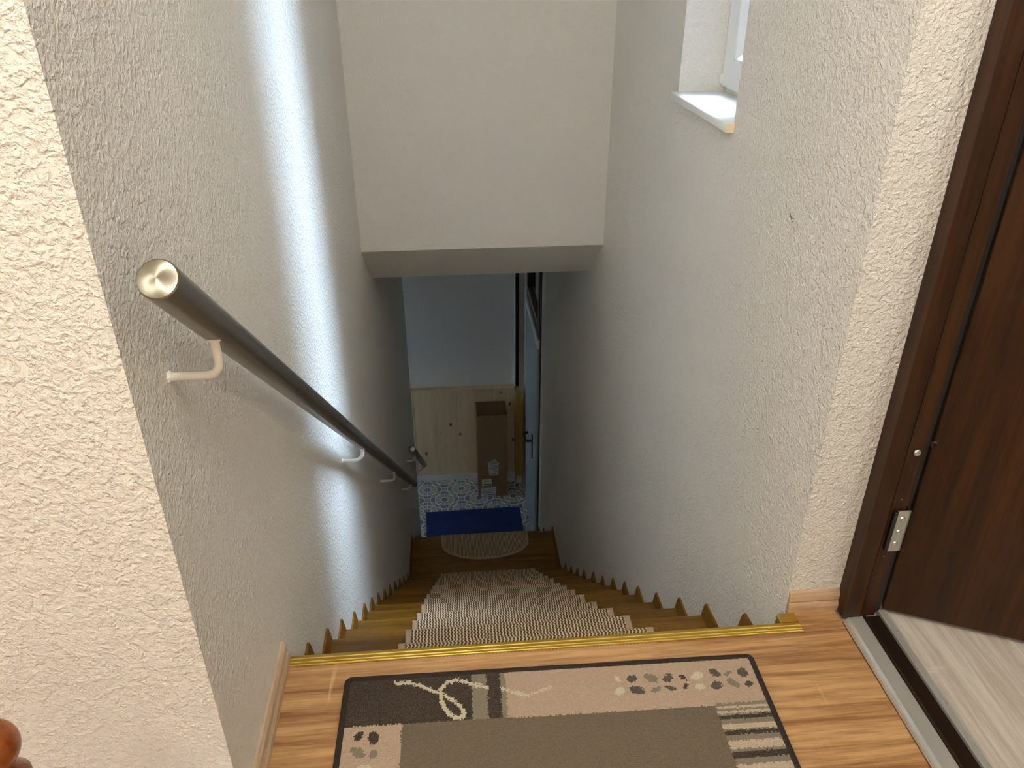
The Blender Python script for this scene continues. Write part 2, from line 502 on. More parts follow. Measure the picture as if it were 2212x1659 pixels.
# ------------------------------------------------------------------ landing floor of laminate planks
fl = struct(link('floor', boxes([(-2.2, .79, -1.8, .80, -.16, -.0105), (-.366, .69, .80, 1.128, -.16, -.0105), (.69, .79, .80, 1.194, -.16, -.0105), (.79, .93, -1.8, 1.26, -.16, -.0125)]), 'ceiling'), 'oak laminate floor of the upper landing')
PW = .1935
pj = [1.194, .953 + PW * 0 + .0]   # joints measured from the stair edge
ys_ = [1.128, .948]
y = .948
while y > -1.7:
    ys_.append(y - PW); y -= PW
for i, (b, a) in enumerate(zip(ys_, ys_[1:])):
    x0 = -.354 if b > .80 else -2.2
    cuts = [x0]
    c = x0 + [1.9, .85, 1.25, .4][i % 4] if i else 9
    if c < .6: cuts.append(c)
    cuts.append(.800)
    for p, q in zip(cuts, cuts[1:]):
        if a < .80 < b:
            link('plank', boxes([(-.354, q - .0004, .795, b - .0004, -.01, 0), (p, q - .0004, a + .0004, .795, -.01, 0)]) if p < -.36 else box(p, q - .0004, a + .0004, b - .0004, -.01, 0), 'laminate', fl)
        else:
            link('plank', box(p + .0004, q - .0004, a + .0004, b - .0004, -.01, 0, .0003, 1), 'laminate', fl)
link('plank', box(.708, .7996, 1.1285, 1.182, -.01, 0), 'laminate', fl)

fr = struct(link('floor_room', box(.93, 3.4, -1.8, 1.26, -.16, -.0105), 'ceiling'), 'pale grey laminate floor behind the brown door')
for i in range(12):
    x = .905 + i * .2
    link('plank', box(x + .0003, min(x + .2, 3.4) - .0003, -1.8, 1.258, -.01, -.001), 'laminate_room', fr)

# baseboards
prof = [(0, 0), (.0125, 0), (.0125, .014), (.011, .020), (.0075, .026), (.0095, .031), (.0085, .042), (.0045, .050), (0, .054)]
struct(link('baseboard_left', extrude([(-.366 + a, z) for a, z in prof], .804, 1.148, 'y'), 'board'), 'light oak profiled baseboard on the left of the landing')
struct(link('baseboard_right', extrude([(1.1935 - a, z) for a, z in prof], .694, .8035, 'x'), 'board_x'), 'short light oak baseboard under the cream strip')

# brass stair nosing
tr = struct(empty('trim_1'), 'gold metal edge strip along the top of the stairs')
def nosing(x0, x1, name='strip'):
    y0, y1 = 1.128, 1.156
    base = [(y0, .0002), (y0 + .0008, .0026), (y0 + .002, .0034), (y0 + .0032, .0030), (y0 + .004, .002)]
    for yc in (y0 + .0095, y0 + .0185):
        base += [(yc - .0018, .002)] + [(yc + .0013 * math.cos(t), .0022 + .0013 * math.sin(t)) for t in (math.pi, math.pi * .75, math.pi * .5, math.pi * .25, 0)] + [(yc + .0018, .002)]
    base += [(y1 - .003, .0022), (y1 - .0012, .0014), (y1, -.002), (y1, -.028), (y1 - .0025, -.028), (y1 - .0025, -.0005)]
    return link(name, extrude(base, x0, x1, 'x'), 'brass', tr, smooth=True, sharp=50)
nosing(-.354, -.2935); nosing(-.2932, .7068)
# mitred return along the right wall
b = [(.6715, .0022), (.6695, -.002), (.6695, -.028), (.672, -.028), (.672, -.0005), (.707, -.0005), (.7068, .0022)]
link('strip', extrude(b, 1.156, 1.181, 'y'), 'brass', tr)
link('rivet', lathe([(0, .0042), (.0022, .0038), (.0032, .0022), (.0032, 0), (0, 0)], 12), 'brass', tr, (.055, 1.139, .0))

# ------------------------------------------------------------------ staircase
st = tag(empty('staircase', (0, 1.2, 0)), 'steep oak staircase descending between the two plaster walls', 'staircase')
NOSE = [(1.333, -.141), (1.537, -.308), (1.733, -.475), (1.946, -.658), (2.164, -.834), (2.357, -.992), (2.55, -1.151), (2.754, -1.325), (2.965, -1.494), (3.199, -1.692), (3.419, -1.875), (3.635, -2.055), (3.858, -2.233),
        (4.452, -2.409), (4.632, -2.586), (4.915, -2.80), (5.195, -3.02), (5.455, -3.235)]
SK = .048
NOSE = [(a, z - SK) for a, z in NOSE]
prev = 1.156; pz = 0.0
SB = Vector((0, 1.2, 0))
def stair_part(name, me, mat, smooth=True):
    me.transform(Matrix.Translation(-SB))
    return link(name, me, mat, st, smooth=smooth)
for i, (y, z) in enumerate(NOSE):
    y0 = prev - .045; T = .034
    a, b = min(xl(y0), xl(y)) - .0005, max(xr(y0), xr(y)) + .0005
    pr = [(y0, z), (y - .006, z), (y - .001, z - .003), (y + .002, z - .009), (y + .002, z - T + .009), (y - .001, z - T + .003), (y - .006, z - T), (y0, z - T)]
    stair_part('tread', extrude(pr, a, b, 'x'), 'oak')
    # riser standing at the back of this tread, under the tread above
    ry = prev - .030
    stair_part('riser', box(a, b, ry - .018, ry, z, (pz - .034) if i else -.011), 'oak', False)
    # skirting boards on both walls
    for s in (-1, 1):
        xw0 = (xl if s < 0 else xr)(max(y0 + .02, 1.19)); xw1 = (xl if s < 0 else xr)(y)
        th = .011 * (-s)
        sp = [(ry, z), (y - .001, z), (y - .0005, z + .036), (y - .004, z + .044), (y - .010, z + SK), (ry, z + SK)]
        bm = bmesh.new()
        def X(yy, o): 
            return xw0 + (xw1 - xw0) * (yy - ry) / (y - ry) + o
        A = [bm.verts.new((X(p[0], 0), p[0], p[1])) for p in sp]
        B = [bm.verts.new((X(p[0], th * (.5 if p[1] > z + .02 else 1)), p[0], p[1] - (.002 if p[1] > z + .02 else 0))) for p in sp]
        bm.faces.new(A); bm.faces.new(B)
        for k in range(len(sp)): bm.faces.new((A[k], A[(k + 1) % 6], B[(k + 1) % 6], B[k]))
        stair_part('skirting_board', to_mesh(bm), 'oak', False)
    prev, pz = y, z
# last riser down to the tiles
stair_part('riser', box(xl(5.4), .664, 5.42, 5.438, ZF, NOSE[-1][1] - .034), 'oak', False)

# ------------------------------------------------------------------ stair mats
def half_round(w, d1, d, n=20):
    pts = [(-w / 2, 0)]
    for k in range(n + 1):
        t = math.pi + math.pi * k / n
        pts.append((w / 2 * math.cos(t), -d1 + (d - d1) * math.sin(t)))
    pts.append((w / 2, 0))
    return pts

def sheet(outline, z0, z1, nose=None, inset=0.0):
    bm = bmesh.new()
    A = [bm.verts.new((p[0], p[1], z0)) for p in outline]; B = [bm.verts.new((p[0], p[1], z1)) for p in outline]
    bm.faces.new(A); bm.faces.new(B); n = len(outline)
    for i in range(n): bm.faces.new((A[i], A[(i + 1) % n], B[(i + 1) % n], B[i]))
    return bm

def nose_wrap(x0, x1, th, drop):
    """strip that rolls over the tread nose, profile in (y,z) from y=0"""
    o = []
    R_ = .012
    for k in range(6):
        t = math.pi / 2 * (1 - k / 5); o.append((R_ * math.cos(t), th - R_ + R_ * math.sin(t)))
    o.append((R_, -drop)); o.append((R_ - th * .8, -drop)); o.append((R_ - th * .8, -.0005)); o.append((0, 0))
    return o

def make_mat_meshes(w, d1, d, drop=.03):
    E = .017
    outer = half_round(w, d1, d); inner = half_round(w - 2 * E, d1, d - E)
    th = .010
    bm = sheet(inner, 0.0006, th)
    # rolled nose of the pad
    pr = nose_wrap(0, 0, th, drop)
    def ext(bm, x0, x1, pr):
        A = [bm.verts.new((x0, p[0], p[1])) for p in pr]; B = [bm.verts.new((x1, p[0], p[1])) for p in pr]
        bm.faces.new(A); bm.faces.new(B); n = len(pr)
        for i in range(n): bm.faces.new((A[i], A[(i + 1) % n], B[(i + 1) % n], B[i]))
    ext(bm, -(w / 2 - E), w / 2 - E, pr)
    pad = to_mesh(bm)
    bm = bmesh.new(); th2 = .0115; n = len(outer)
    def ring(z, off):
        o = half_round(w - 2 * off, d1, d - off); return [bm.verts.new((p[0], p[1], z)) for p in o]
    rings = [ring(0.0004, 0), ring(th2 - .004, 0), ring(th2 - .001, .002), ring(th2, .006), ring(th2, E - .006), ring(th2 - .003, E)]
    rings.append(ring(.0004, E))
    for A, B in zip(rings, rings[1:] + rings[:1]):
        for i in range(n - 1): bm.faces.new((A[i], A[i + 1], B[i + 1], B[i]))
    pr2 = nose_wrap(0, 0, th2, drop)
    ext(bm, -w / 2, -w / 2 + E, pr2); ext(bm, w / 2 - E, w / 2, pr2)
    edge = to_mesh(bm)
    return pad, edge
pad, edge = make_mat_meshes(.612, .075, .215)
padL, edgeL = make_mat_meshes(.624, .10, .268)
ORD = ['first', 'second', 'third', 'fourth', 'fifth', 'sixth', 'seventh', 'eighth', 'ninth', 'tenth', 'eleventh', 'twelfth', 'thirteenth']
for i in range(14):
    y, z = NOSE[i]
    cx = .147 + .0015 * max(0, i - 6) * 2
    e = empty('stair_mat', (cx + random.uniform(-.002, .002), y - .002, z))
    big = i == 13
    link('woven_pad', padL if big else pad, 'weave', e, smooth=False)
    link('edging', edgeL if big else edge, 'mat_edge', e, smooth=True)
    lab = ('half-round brown mat lying on the wide wooden stair landing' if big else
           'beige ribbed stair mat on the %s step down from the gold strip' % ORD[i])
    tag(e, lab, 'stair mat', 'ribbed stair mats')

# ------------------------------------------------------------------ handrails
def bracket_path(yw, zw, x_w, x_r, z_r, bend):
    pts = [(x_w - .004, yw, zw)]
    cx, cz = x_r - bend, zw + bend
    pts.append((cx, yw, zw))
    for k in range(1, 9):
        t = -math.pi / 2 + math.pi / 2 * k / 8
        pts.append((cx + bend * math.cos(t), yw, cz + bend * math.sin(t)))
    pts.append((x_r, yw, z_r))
    return pts

def handrail(p0, p1, r, brackets, label, name='handrail'):
    p0, p1 = Vector(p0), Vector(p1)
    e = tag(empty(name, p0), label, 'handrail', 'steel wall handrails')
    d = p1 - p0; u = d.normalized()
    link('rail', tube([Vector((0, 0, 0)) + u * .003, d - u * .003], r, 40, False), 'steel', e, smooth=True)
    for k, (pt, sgn) in enumerate(((Vector((0, 0, 0)), -1), (d, 1))):
        c = link('end_cap', lathe([(0, .0046), (r * .93, .0008), (r, -.0008), (r, -.003), (0, -.003)], 48), 'cap', e, smooth=True, sharp=25)
        q = (u * sgn).to_track_quat('Z', 'Y')
        c.rotation_mode = 'QUATERNION'; c.rotation_quaternion = q
        c.location = pt
    for (yw, zw, bend) in brackets:
        xw = xl(yw); zr = p0.z + (yw - p0.y) * d.z / d.y
        path = [Vector(p) - p0 for p in bracket_path(yw, zw, xw, p0.x, zr - r * .9, bend)]
        b = link('bracket', tube(path, .0058, 14), 'white_paint', e, smooth=True)
        c = link('collar', lathe([(.0058, -.0035), (.0085, -.0025), (.0088, .0005), (.006, .003)], 20), 'white_paint', b, smooth=True)
        c.location = path[-1] + Vector((0, .0, -.004))
        f = link('wall_plug', lathe([(0, .004), (.0064, .0035), (.0082, .0008), (.0088, -.002), (0, -.002)], 7), 'chip', b)
        f.rotation_euler = (0, math.radians(90), 0); f.location = Vector((xw, yw, zw)) - p0
    return e
RS = -.802
handrail((-.300, .785, .956), (-.300, 4.337, -1.893), .0222,
         [(.92, .772, .019), (2.10, -.168, .030), (3.03, -.92, .019), (4.02, -1.70, .032)], 'long brushed steel handrail on white brackets along the left wall')
handrail((-.300, 4.34, -1.612), (-.300, 5.80, -2.752), .0222,
         [(4.60, -1.885, .032), (5.50, -2.60, .032)], 'short lower steel handrail beside the pine panelling')

# ------------------------------------------------------------------ window in the right wall
wn = struct(empty('window_1', (.775, 2.02, .91)), 'white window set in a deep reveal over the stairs')
OFF = Vector((.775, 2.02, .91))
def wpart(name, me, mat, parent=None, smooth=False):
    me.transform(Matrix.Translation(-OFF))
    return link(name, me, mat, parent or wn, smooth=smooth)
# outer frame
FX0, FX1 = .790, .850
wpart('window_frame', boxes([(FX0, FX1, WY1 - .03, WY1, .906, WZ1), (FX0, FX1, WY0, WY0 + .03, .906, WZ1), (FX0, FX1, WY0, WY1, .886, .935), (FX0, FX1, WY0, WY1, WZ1 - .04, WZ1)]), 'pvc')
# sash
sy0, sy1, sz0, sz1 = WY0 + .006, WY1 - .004, .924, WZ1 - .012
SWD = .072
sash = wpart('sash', boxes([(.775, .835, sy1 - SWD, sy1, sz0, sz1), (.775, .835, sy0, sy0 + SWD, sz0, sz1), (.775, .835, sy0 + SWD, sy1 - SWD, sz0, sz0 + SWD), (.775, .835, sy0 + SWD, sy1 - SWD, sz1 - SWD, sz1)]), 'pvc')
by0, by1, bz0, bz1 = sy0 + SWD, sy1 - SWD, sz0 + SWD, sz1 - SWD
B_ = .016
def bead(yA, yB, sgn, vertical):
    pass
bd = []
wpart('glazing_bead', extrude([(.777, by1), (.777, by1 - .004), (.792, by1 - B_), (.800, by1 - B_), (.800, by1)], bz0, bz1, 'z'), 'pvc', sash)
wpart('glazing_bead', extrude([(.777, by0), (.777, by0 + .004), (.792, by0 + B_), (.800, by0 + B_), (.800, by0)], bz0, bz1, 'z'), 'pvc', sash)
wpart('glazing_bead', extrude([(.777, bz0), (.777, bz0 + .004), (.792, bz0 + B_), (.800, bz0 + B_), (.800, bz0)], by0, by1, 'y'), 'pvc', sash)
wpart('glazing_bead', extrude([(.777, bz1), (.777, bz1 - .004), (.792, bz1 - B_), (.800, bz1 - B_), (.800, bz1)], by0, by1, 'y'), 'pvc', sash)
wpart('gasket', boxes([(.799, .802, by1 - B_ - .004, by1 - B_, bz0, bz1), (.799, .802, by0 + B_, by0 + B_ + .004, bz0, bz1), (.799, .802, by0 + B_, by1 - B_, bz0 + B_, bz0 + B_ + .004)]), 'gasket', sash)
wpart('pane', box(.802, .806, by0, by1, bz0, bz1), 'glass', sash)
wpart('pane', box(.822, .826, by0, by1, bz0, bz1), 'glass', sash)
wpart('spacer', boxes([(.806, .822, by1 - .018, by1 - .010, bz0 + .01, bz1 - .01), (.806, .822, by0 + .010, by0 + .018, bz0 + .01, bz1 - .01), (.806, .822, by0 + .018, by1 - .018, bz0 + .01, bz0 + .018)]), 'alu', sash)
hg = wpart('sash_hinge', box(.768, .776, sy1 - .008, sy1 + .003, .930, .955, .001), 'pvc', sash)
# sill
sl = wpart('window_sill', box(.637, .800, 1.787, 2.262, .886, .909, .005, 3), 'sillmat', smooth=True)
wpart('sill_end', box(.6385, .6585, 1.7855, 1.7868, .8875, .9075, .0003, 1), 'chipboard', sl)
wpart('seal', box(.7885, .7905, WY0, WY1, .909, .925), 'white_paint')

# ------------------------------------------------------------------ brown door on the right
dr = struct(empty('door_1', (.84, 1.17, 0)), 'dark brown wooden door standing open beside the landing')
DO = Vector((.84, 1.17, 0))
def dpart(name, me, mat, parent=None, smooth=False):
    me.transform(Matrix.Translation(-DO))
    return link(name, me, mat, parent or dr, smooth=smooth)
cs = dpart('casing', boxes([(.804, .8115, 1.155, 1.193, 0.002, 2.05), (.804, .8115, .24, .278, 0.002, 2.05), (.804, .8115, .24, 1.193, 2.05, 2.09)]), 'mahogany')
jb = dpart('jamb', boxes([(.8115, .872, 1.1555, 1.193, .006, 2.05), (.8115, .905, .24, .2775, .006, 2.05), (.8115, .905, .278, 1.155, 2.05, 2.087)]), 'mahogany')
dpart('rebate_strip', box(.8405, .8425, 1.1540, 1.1555, .006, 2.05), 'darkmetal', jb)
dpart('door_seal', box(.872, .8905, 1.166, 1.186, .006, 2.05, .003), 'gasket', jb)
dpart('door_seal', tube([(.8755, 1.1640, .008), (.8755, 1.1640, 2.05)], .0022, 10), 'darkmetal', jb)
# leaf, hinged at the far jamb and swung into the room
lf = empty('leaf', Vector((.8945, 1.1655, 0)) - DO, dr)
lf.rotation_euler = (0, 0, math.radians(-24.6))
LW = .86
leafm = box(0, LW, 0, .040, .012, 2.02, .0015, 1)
lfp = link('leaf_panel', leafm, 'mahogany', lf)
lf['label'] = 'dark brown door leaf swung open'
# parts of the frame hardware
def screw(parent, loc, r=.0042, rot=None, mat='zinc'):
    s = link('screw', lathe([(0, .0008), (r * .35, .0008), (r * .4, .0022), (r * .8, .0018), (r, 0), (0, -.001)], 16), mat, parent, smooth=True)
    s.location = loc
    s.rotation_euler = rot or (math.radians(90), 0, 0)
    return s
hz = empty('hinge', Vector((.8675, 1.153, .241)) - DO, dr)
hz['label'] = 'zinc plated door hinge with three screws'
H2 = .051
hp = [(-.0125, -.0045), (.0115, -.0045), (.0125, -.004), (.0128, .004), (.0112, .004), (.0108, -.0030), (-.0125, -.0030)]
def rnd_plate():
    bm = bmesh.new()
    pts = [(-.0125, -H2 + .002), (-.0105, -H2), (.0095, -H2), (.0120, -H2 + .0025), (.0120, H2 - .0025), (.0095, H2), (-.0105, H2), (-.0125, H2 - .002)]
    A = [bm.verts.new((p[0], -.0045, p[1])) for p in pts]; B = [bm.verts.new((p[0], -.003, p[1])) for p in pts]
    bm.faces.new(A); bm.faces.new(B)
    for i in range(8): bm.faces.new((A[i], A[(i + 1) % 8], B[(i + 1) % 8], B[i]))
    return to_mesh(bm)
link('hinge_plate', rnd_plate(), 'zinc', hz)
link('hinge_side', box(.0108, .0128, -.0045, .010, -H2 + .001, H2 - .001), 'zinc', hz)
link('hinge_backing', box(-.0215, -.0128, -.006, .002, -H2 + .003, H2 - .003, .001, 1), 'black', hz)
link('hinge_edge', box(-.0135, -.0118, -.0058, .001, -H2 + .001, H2 - .001, .0006, 1), 'zinc', hz)
for zz in (.030, -.002, -.032):
    screw(hz, (-.001, -.0045, zz), .0062)
screw(dr, Vector((.8575, 1.150, .427)) - DO, .0072)
link('screw_shank', tube([Vector((.8560, 1.157, .4275)) - DO, Vector((.8575, 1.150, .427)) - DO], .003, 10), 'zinc', dr)
screw(lf, (.0022, -.0006, .434), .0075, None, 'darkmetal')
link('knot_plug', lathe([(0, .0006), (.0058, .0004), (.0062, 0), (0, -.001)], 12), 'black', dr, Vector((.847, 1.1550, .117)) - DO).rotation_euler = (math.radians(90), 0, 0)
screw(dr, Vector((.8565, 1.155, .316)) - DO, .0016, None, 'brass')
screw(dr, Vector((.8545, 1.155, .172)) - DO, .0016, None, 'brass')
# threshold: bead, silver plate, dark channel, ribbed aluminium rail
th = empty('threshold', Vector((.85, .7, 0)) - DO, dr)
TO = Vector((.85, .7, 0))
def tpart(name, me, mat):
    me.transform(Matrix.Translation(-TO)); return link(name, me, mat, th)
ty0, ty1 = .245, 1.1545
tpart('sealant_bead', tube([(.8035, ty0, .0005), (.8035, ty1 - .002, .0005)], .0022, 8), 'mat_edge')
tpart('kick_plate', extrude([(.805, -.012), (.805, -.001), (.812, .0005), (.816, .0055), (.846, .0055), (.848, .0035), (.848, -.012)], ty0, ty1, 'y'), 'alu')
tpart('channel', extrude([(.848, -.012), (.848, .0075), (.852, .009), (.855, .0045), (.884, .0045), (.886, -.012)], ty0, ty1, 'y'), 'darkmetal')
rb = [(.8862, -.012), (.8862, .009)]
for k in range(4):
    x = .8872 + k * .0036
    rb += [(x, .0092), (x + .0018, .0092), (x + .0022, .0078), (x + .0034, .0078)]
rb += [(.9035, .0085), (.905, -.001), (.905, -.012)]
tpart('ribbed_rail', extrude(rb, ty0, ty1 + .012, 'y'), 'alu')
for yy in (1.105, .925, .745, .5):
    s = screw(th, Vector((.8975, yy, .0088)) - TO, .0026, (0, 0, 0))

# ------------------------------------------------------------------ rug
def build_rug():
    a = math.radians(-.75)
    Wd, Ln, cs_ = .809, 1.12, .0026
    nu, nv = int(Wd / cs_), int(Ln / cs_)
    rg = np.random.default_rng(5)
    U, V = np.meshgrid((np.arange(nu) + .5) * Wd / nu, (np.arange(nv) + .5) * Ln / nv)
    def jit(s): return rg.normal(0, s, U.shape)
    # tufted, slightly ragged outlines
    Ru = U + jit(.0011); Rv = V + jit(.0007)
    cset = dict(k=(46, 33, 24), d=(84, 78, 70), g=(142, 130, 114), b=(66, 34, 22), w=(226, 214, 186), beige=(204, 176, 152), field=(130, 114, 92), lg=(146, 134, 114), lt=(214, 192, 166))
    cset = {n: np.array(lin(c)) * (.55 if n == 'field' else .70) for n, c in cset.items()}
    C_ = np.empty(U.shape + (3,)); C_[:] = cset['field']
    def put(mask, n): C_[mask] = cset[n]
    top = Rv < .1085
    put(top & (Ru > .308), 'beige')
    put((Ru > .14) & (Rv < .1125 - (.81 - Ru) * .004) & (Ru > .308), 'beige')
    put(top & (Ru < .243), 'k')
    put(top & (Ru >= .243) & (Ru < .309), 'lg')
    put(top & (Ru >= .273) & (Ru < .2988), 'k')
    for base in (.1085, .62):
        put((Rv >= base) & (Rv < base + .24) & (Ru < .111), 'beige')
    strip = [(.1078, .1147, 'g'), (.1147, .1205, 'lt'), (.1205, .1254, 'g'), (.1254, .1315, 'lt'), (.1315, .1345, 'g'), (.1345, .1431, 'k'), (.1431, .1535, 'g'), (.1535, .165, 'lt'), (.165, .168, 'g'), (.168, .1764, 'k'), (.1764, .1887, 'g'), (.1887, .2046, 'lt'),
             (.2046, .2113, 'g'), (.2113, .2235, 'k'), (.2235, .2354, 'g'), (.2354, .255, 'lt'), (.255, .27, 'k'), (.27, .30, 'g')]
    for p, q, n in strip: put((Rv >= p) & (Rv < q) & (Ru > .703), n)
    put((Rv > .88) & (Ru > .45), 'k')
    blobs = [('w', (0.5299, 0.0373), (0.0046, 0.0077), (-0.0039, 0.0036)), ('d', (0.5580, 0.0386), (0.0101, 0.0007), (-0.0022, 0.0103)), ('g', (0.5954, 0.0394), (0.0116, 0.0086), (-0.0051, 0.0081)),
             ('d', (0.6291, 0.0419), (0.0112, -0.0072), (0.0025, 0.0079)), ('b', (0.6592, 0.0427), (0.0062, 0.0075), (-0.0030, 0.0034)), ('w', (0.6878, 0.0407), (0.0136, -0.0018), (-0.0013, 0.0098)),
             ('d', (0.7247, 0.0364), (0.0086, 0.0085), (-0.0055, 0.0069)), ('g', (0.7502, 0.0397), (0.0091, -0.0047), (0.0006, 0.0039)), ('d', (0.7805, 0.0391), (0.0086, 0.0068), (-0.0064, 0.0087)),
             ('w', (0.5288, 0.0659), (0.0108, -0.0036), (0.0010, 0.0091)), ('d', (0.5625, 0.0657), (0.0154, 0.0065), (-0.0038, 0.0085)), ('g', (0.6003, 0.0671), (0.0115, -0.0038), (0.0004, 0.0056)),
             ('d', (0.6276, 0.0656), (0.0114, 0.0049), (-0.0024, 0.0050)), ('b', (0.6590, 0.0647), (0.0031, 0.0023), (-0.0054, 0.0079)), ('w', (0.6871, 0.0668), (0.0106, 0.0032), (-0.0027, 0.0062)),
             ('d', (0.7196, 0.0659), (0.0120, 0.0009), (-0.0029, 0.0095)), ('g', (0.7541, 0.0630), (0.0104, 0.0103), (-0.0052, 0.0062)), ('d', (0.7837, 0.0666), (0.0076, 0.0006), (-0.0026, 0.0074)),
             ('k', (0.0331, 0.1286), (0.0079, -0.0078), (0.0050, 0.0063)), ('k', (0.0606, 0.1346), (0.0104, 0.0008), (0.0013, 0.0149)), ('g', (0.0348, 0.1631), (0.0127, 0.0086), (-0.0037, 0.0087)),
             ('g', (0.0634, 0.1677), (0.0069, -0.0065), (0.0047, 0.0060)), ('w', (0.0487, 0.1934), (0.0131, 0.0010), (0.0006, 0.0063))]
    for n, c, A, B in blobs:
        det = A[0] * B[1] - A[1] * B[0]
        du, dv = Ru - c[0], Rv - c[1]
        p = (du * B[1] - dv * B[0]) / det; q = (A[0] * dv - A[1] * du) / det
        put(np.abs(p) ** 1.7 + np.abs(q) ** 1.7 < 1.0, n)
    def curve(pts, wd, n):
        d = np.full(U.shape, 9.)
        Q = U + jit(.0006); T = V + jit(.0016)
        sel = (V < .12) & (U < .45)
        for (ax, ay), (bx, by) in zip(pts, pts[1:]):
            L2 = (bx - ax) ** 2 + (by - ay) ** 2
            t_ = np.clip(((Q - ax) * (bx - ax) + (T - ay) * (by - ay)) / L2, 0, 1)
            d = np.minimum(d, np.hypot(Q - ax - t_ * (bx - ax), T - ay - t_ * (by - ay)))
        put((d < wd) & sel, n)
    loop = [(0.0945, 0.0147), (0.1164, 0.0149), (0.1385, 0.0225), (0.1605, 0.0344), (0.1775, 0.0445), (0.2015, 0.0592), (0.2180, 0.0761), (0.2271, 0.0921), (0.2258, 0.1016), (0.2084, 0.1030), (0.1979, 0.0927), (0.1885, 0.0753), (0.1824, 0.0578), (0.1811, 0.0374), (0.1918, 0.0234), (0.2114, 0.0159), (0.2308, 0.0218), (0.2501, 0.0307), (0.2729, 0.0383)]
    tail = [(0.3005, 0.0433), (0.3216, 0.0537), (0.3498, 0.0616), (0.3747, 0.0547), (0.3951, 0.0459)]
    curve(loop, .0038, 'w'); curve(tail[:3], .0036, 'w'); curve(tail[2:], .0026, 'w')
    C_ *= (1 + rg.normal(0, .05, U.shape))[..., None]
    e = tag(empty('rug', (-.236, 1.084, 0)), 'patterned brown and beige rug lying on the oak laminate landing', 'rug')
    e.rotation_euler = (0, 0, a)
    gx = np.linspace(0.004, Wd - .004, nu + 1); gy = -np.linspace(0.004, Ln - .004, nv + 1)
    X, Y = np.meshgrid(gx, gy)
    Z = .0075 + rg.normal(0, .00025, X.shape)
    vv = np.stack([X, Y, Z], -1).reshape(-1, 3)
    ii = np.arange((nu + 1) * (nv + 1)).reshape(nv + 1, nu + 1)
    q = np.stack([ii[:-1, :-1], ii[1:, :-1], ii[1:, 1:], ii[:-1, 1:]], -1).reshape(-1, 4)
    me = bpy.data.meshes.new('pile')
    me.vertices.add(len(vv)); me.vertices.foreach_set('co', vv.ravel())
    me.loops.add(q.size); me.loops.foreach_set('vertex_index', q.ravel())
    me.polygons.add(len(q)); me.polygons.foreach_set('loop_start', np.arange(0, q.size, 4)); me.polygons.foreach_set('loop_total', np.full(len(q), 4))
    me.update(calc_edges=True)
    ca = me.color_attributes.new('Col', 'FLOAT_COLOR', 'CORNER')
    cc = np.ones((len(q), 4, 4)); cc[:, :, :3] = np.clip(C_, 0, 1).reshape(-1, 1, 3)
    ca.data.foreach_set('color', cc.ravel())
    link('woven_field', me, 'rug', e, smooth=True, sharp=80)
    link('backing', box(.002, Wd - .002, -Ln + .002, -.002, .0004, .006), 'binding', e)
    r = .0062
    def rr(p0, p1): return tube([p0, p1], r, 12)
    k = .012
    path = []
    for cx, cy, t0 in ((Wd - k, -k, 90), (Wd - k, -Ln + k, 0), (k, -Ln + k, -90), (k, -k, -180)):
        for j in range(5):
            t_ = math.radians(t0 - 90 * j / 4); path.append((cx + (k - r * .6) * math.cos(t_), cy + (k - r * .6) * math.sin(t_), .0058))
    path.append(path[0])
    me = tube(path, r, 12, False)
    for v in me.vertices: v.co.z = .0054 + (v.co.z - .0058) * .8
    link('binding', me, 'binding', e, smooth=True, sharp=60)
build_rug()

# ------------------------------------------------------------------ lower hall: tiles, mat, panelling, box, door
ft = struct(link('floor_lower', box(-1.6, .85, 5.438, 6.57, ZF - .011, ZF - .0035), 'baseboard_white'), 'patterned tile floor of the lower hall')
xs = [TX + TILE * k for k in range(-4, 4)]; yj = [TY + TILE / 2 - TILE * k for k in range(0, 5)]
g = .0012
xs[0] = -1.6
for x0, x1 in zip(xs, xs[1:]):
    x1 = min(x1, .70)
    for y1, y0 in zip(yj, yj[1:]):
        y0 = max(y0, 5.44)
        if y1 - y0 < .03 or x1 - x0 < .03: continue
        link('tile', box(x0 + g, x1 - g, y0 + g, y1 - g, ZF - .0035, ZF, .0008, 1), 'tile', ft)
struct(link('baseboard_far', box(-1.6, .664, 6.545, 6.57, ZF, ZF + .072, .003), 'baseboard_white'), 'white skirting below the pine panelling')
bmt = tag(link('floor_mat', box(-.45, .45, -.20, .20, 0, .008, .003), 'bluemat'), 'dark blue ribbed mat on the patterned tiles', 'mat')
bmt.location = (.129, 5.838, ZF + .0005); bmt.rotation_euler = (0, 0, math.radians(.8))

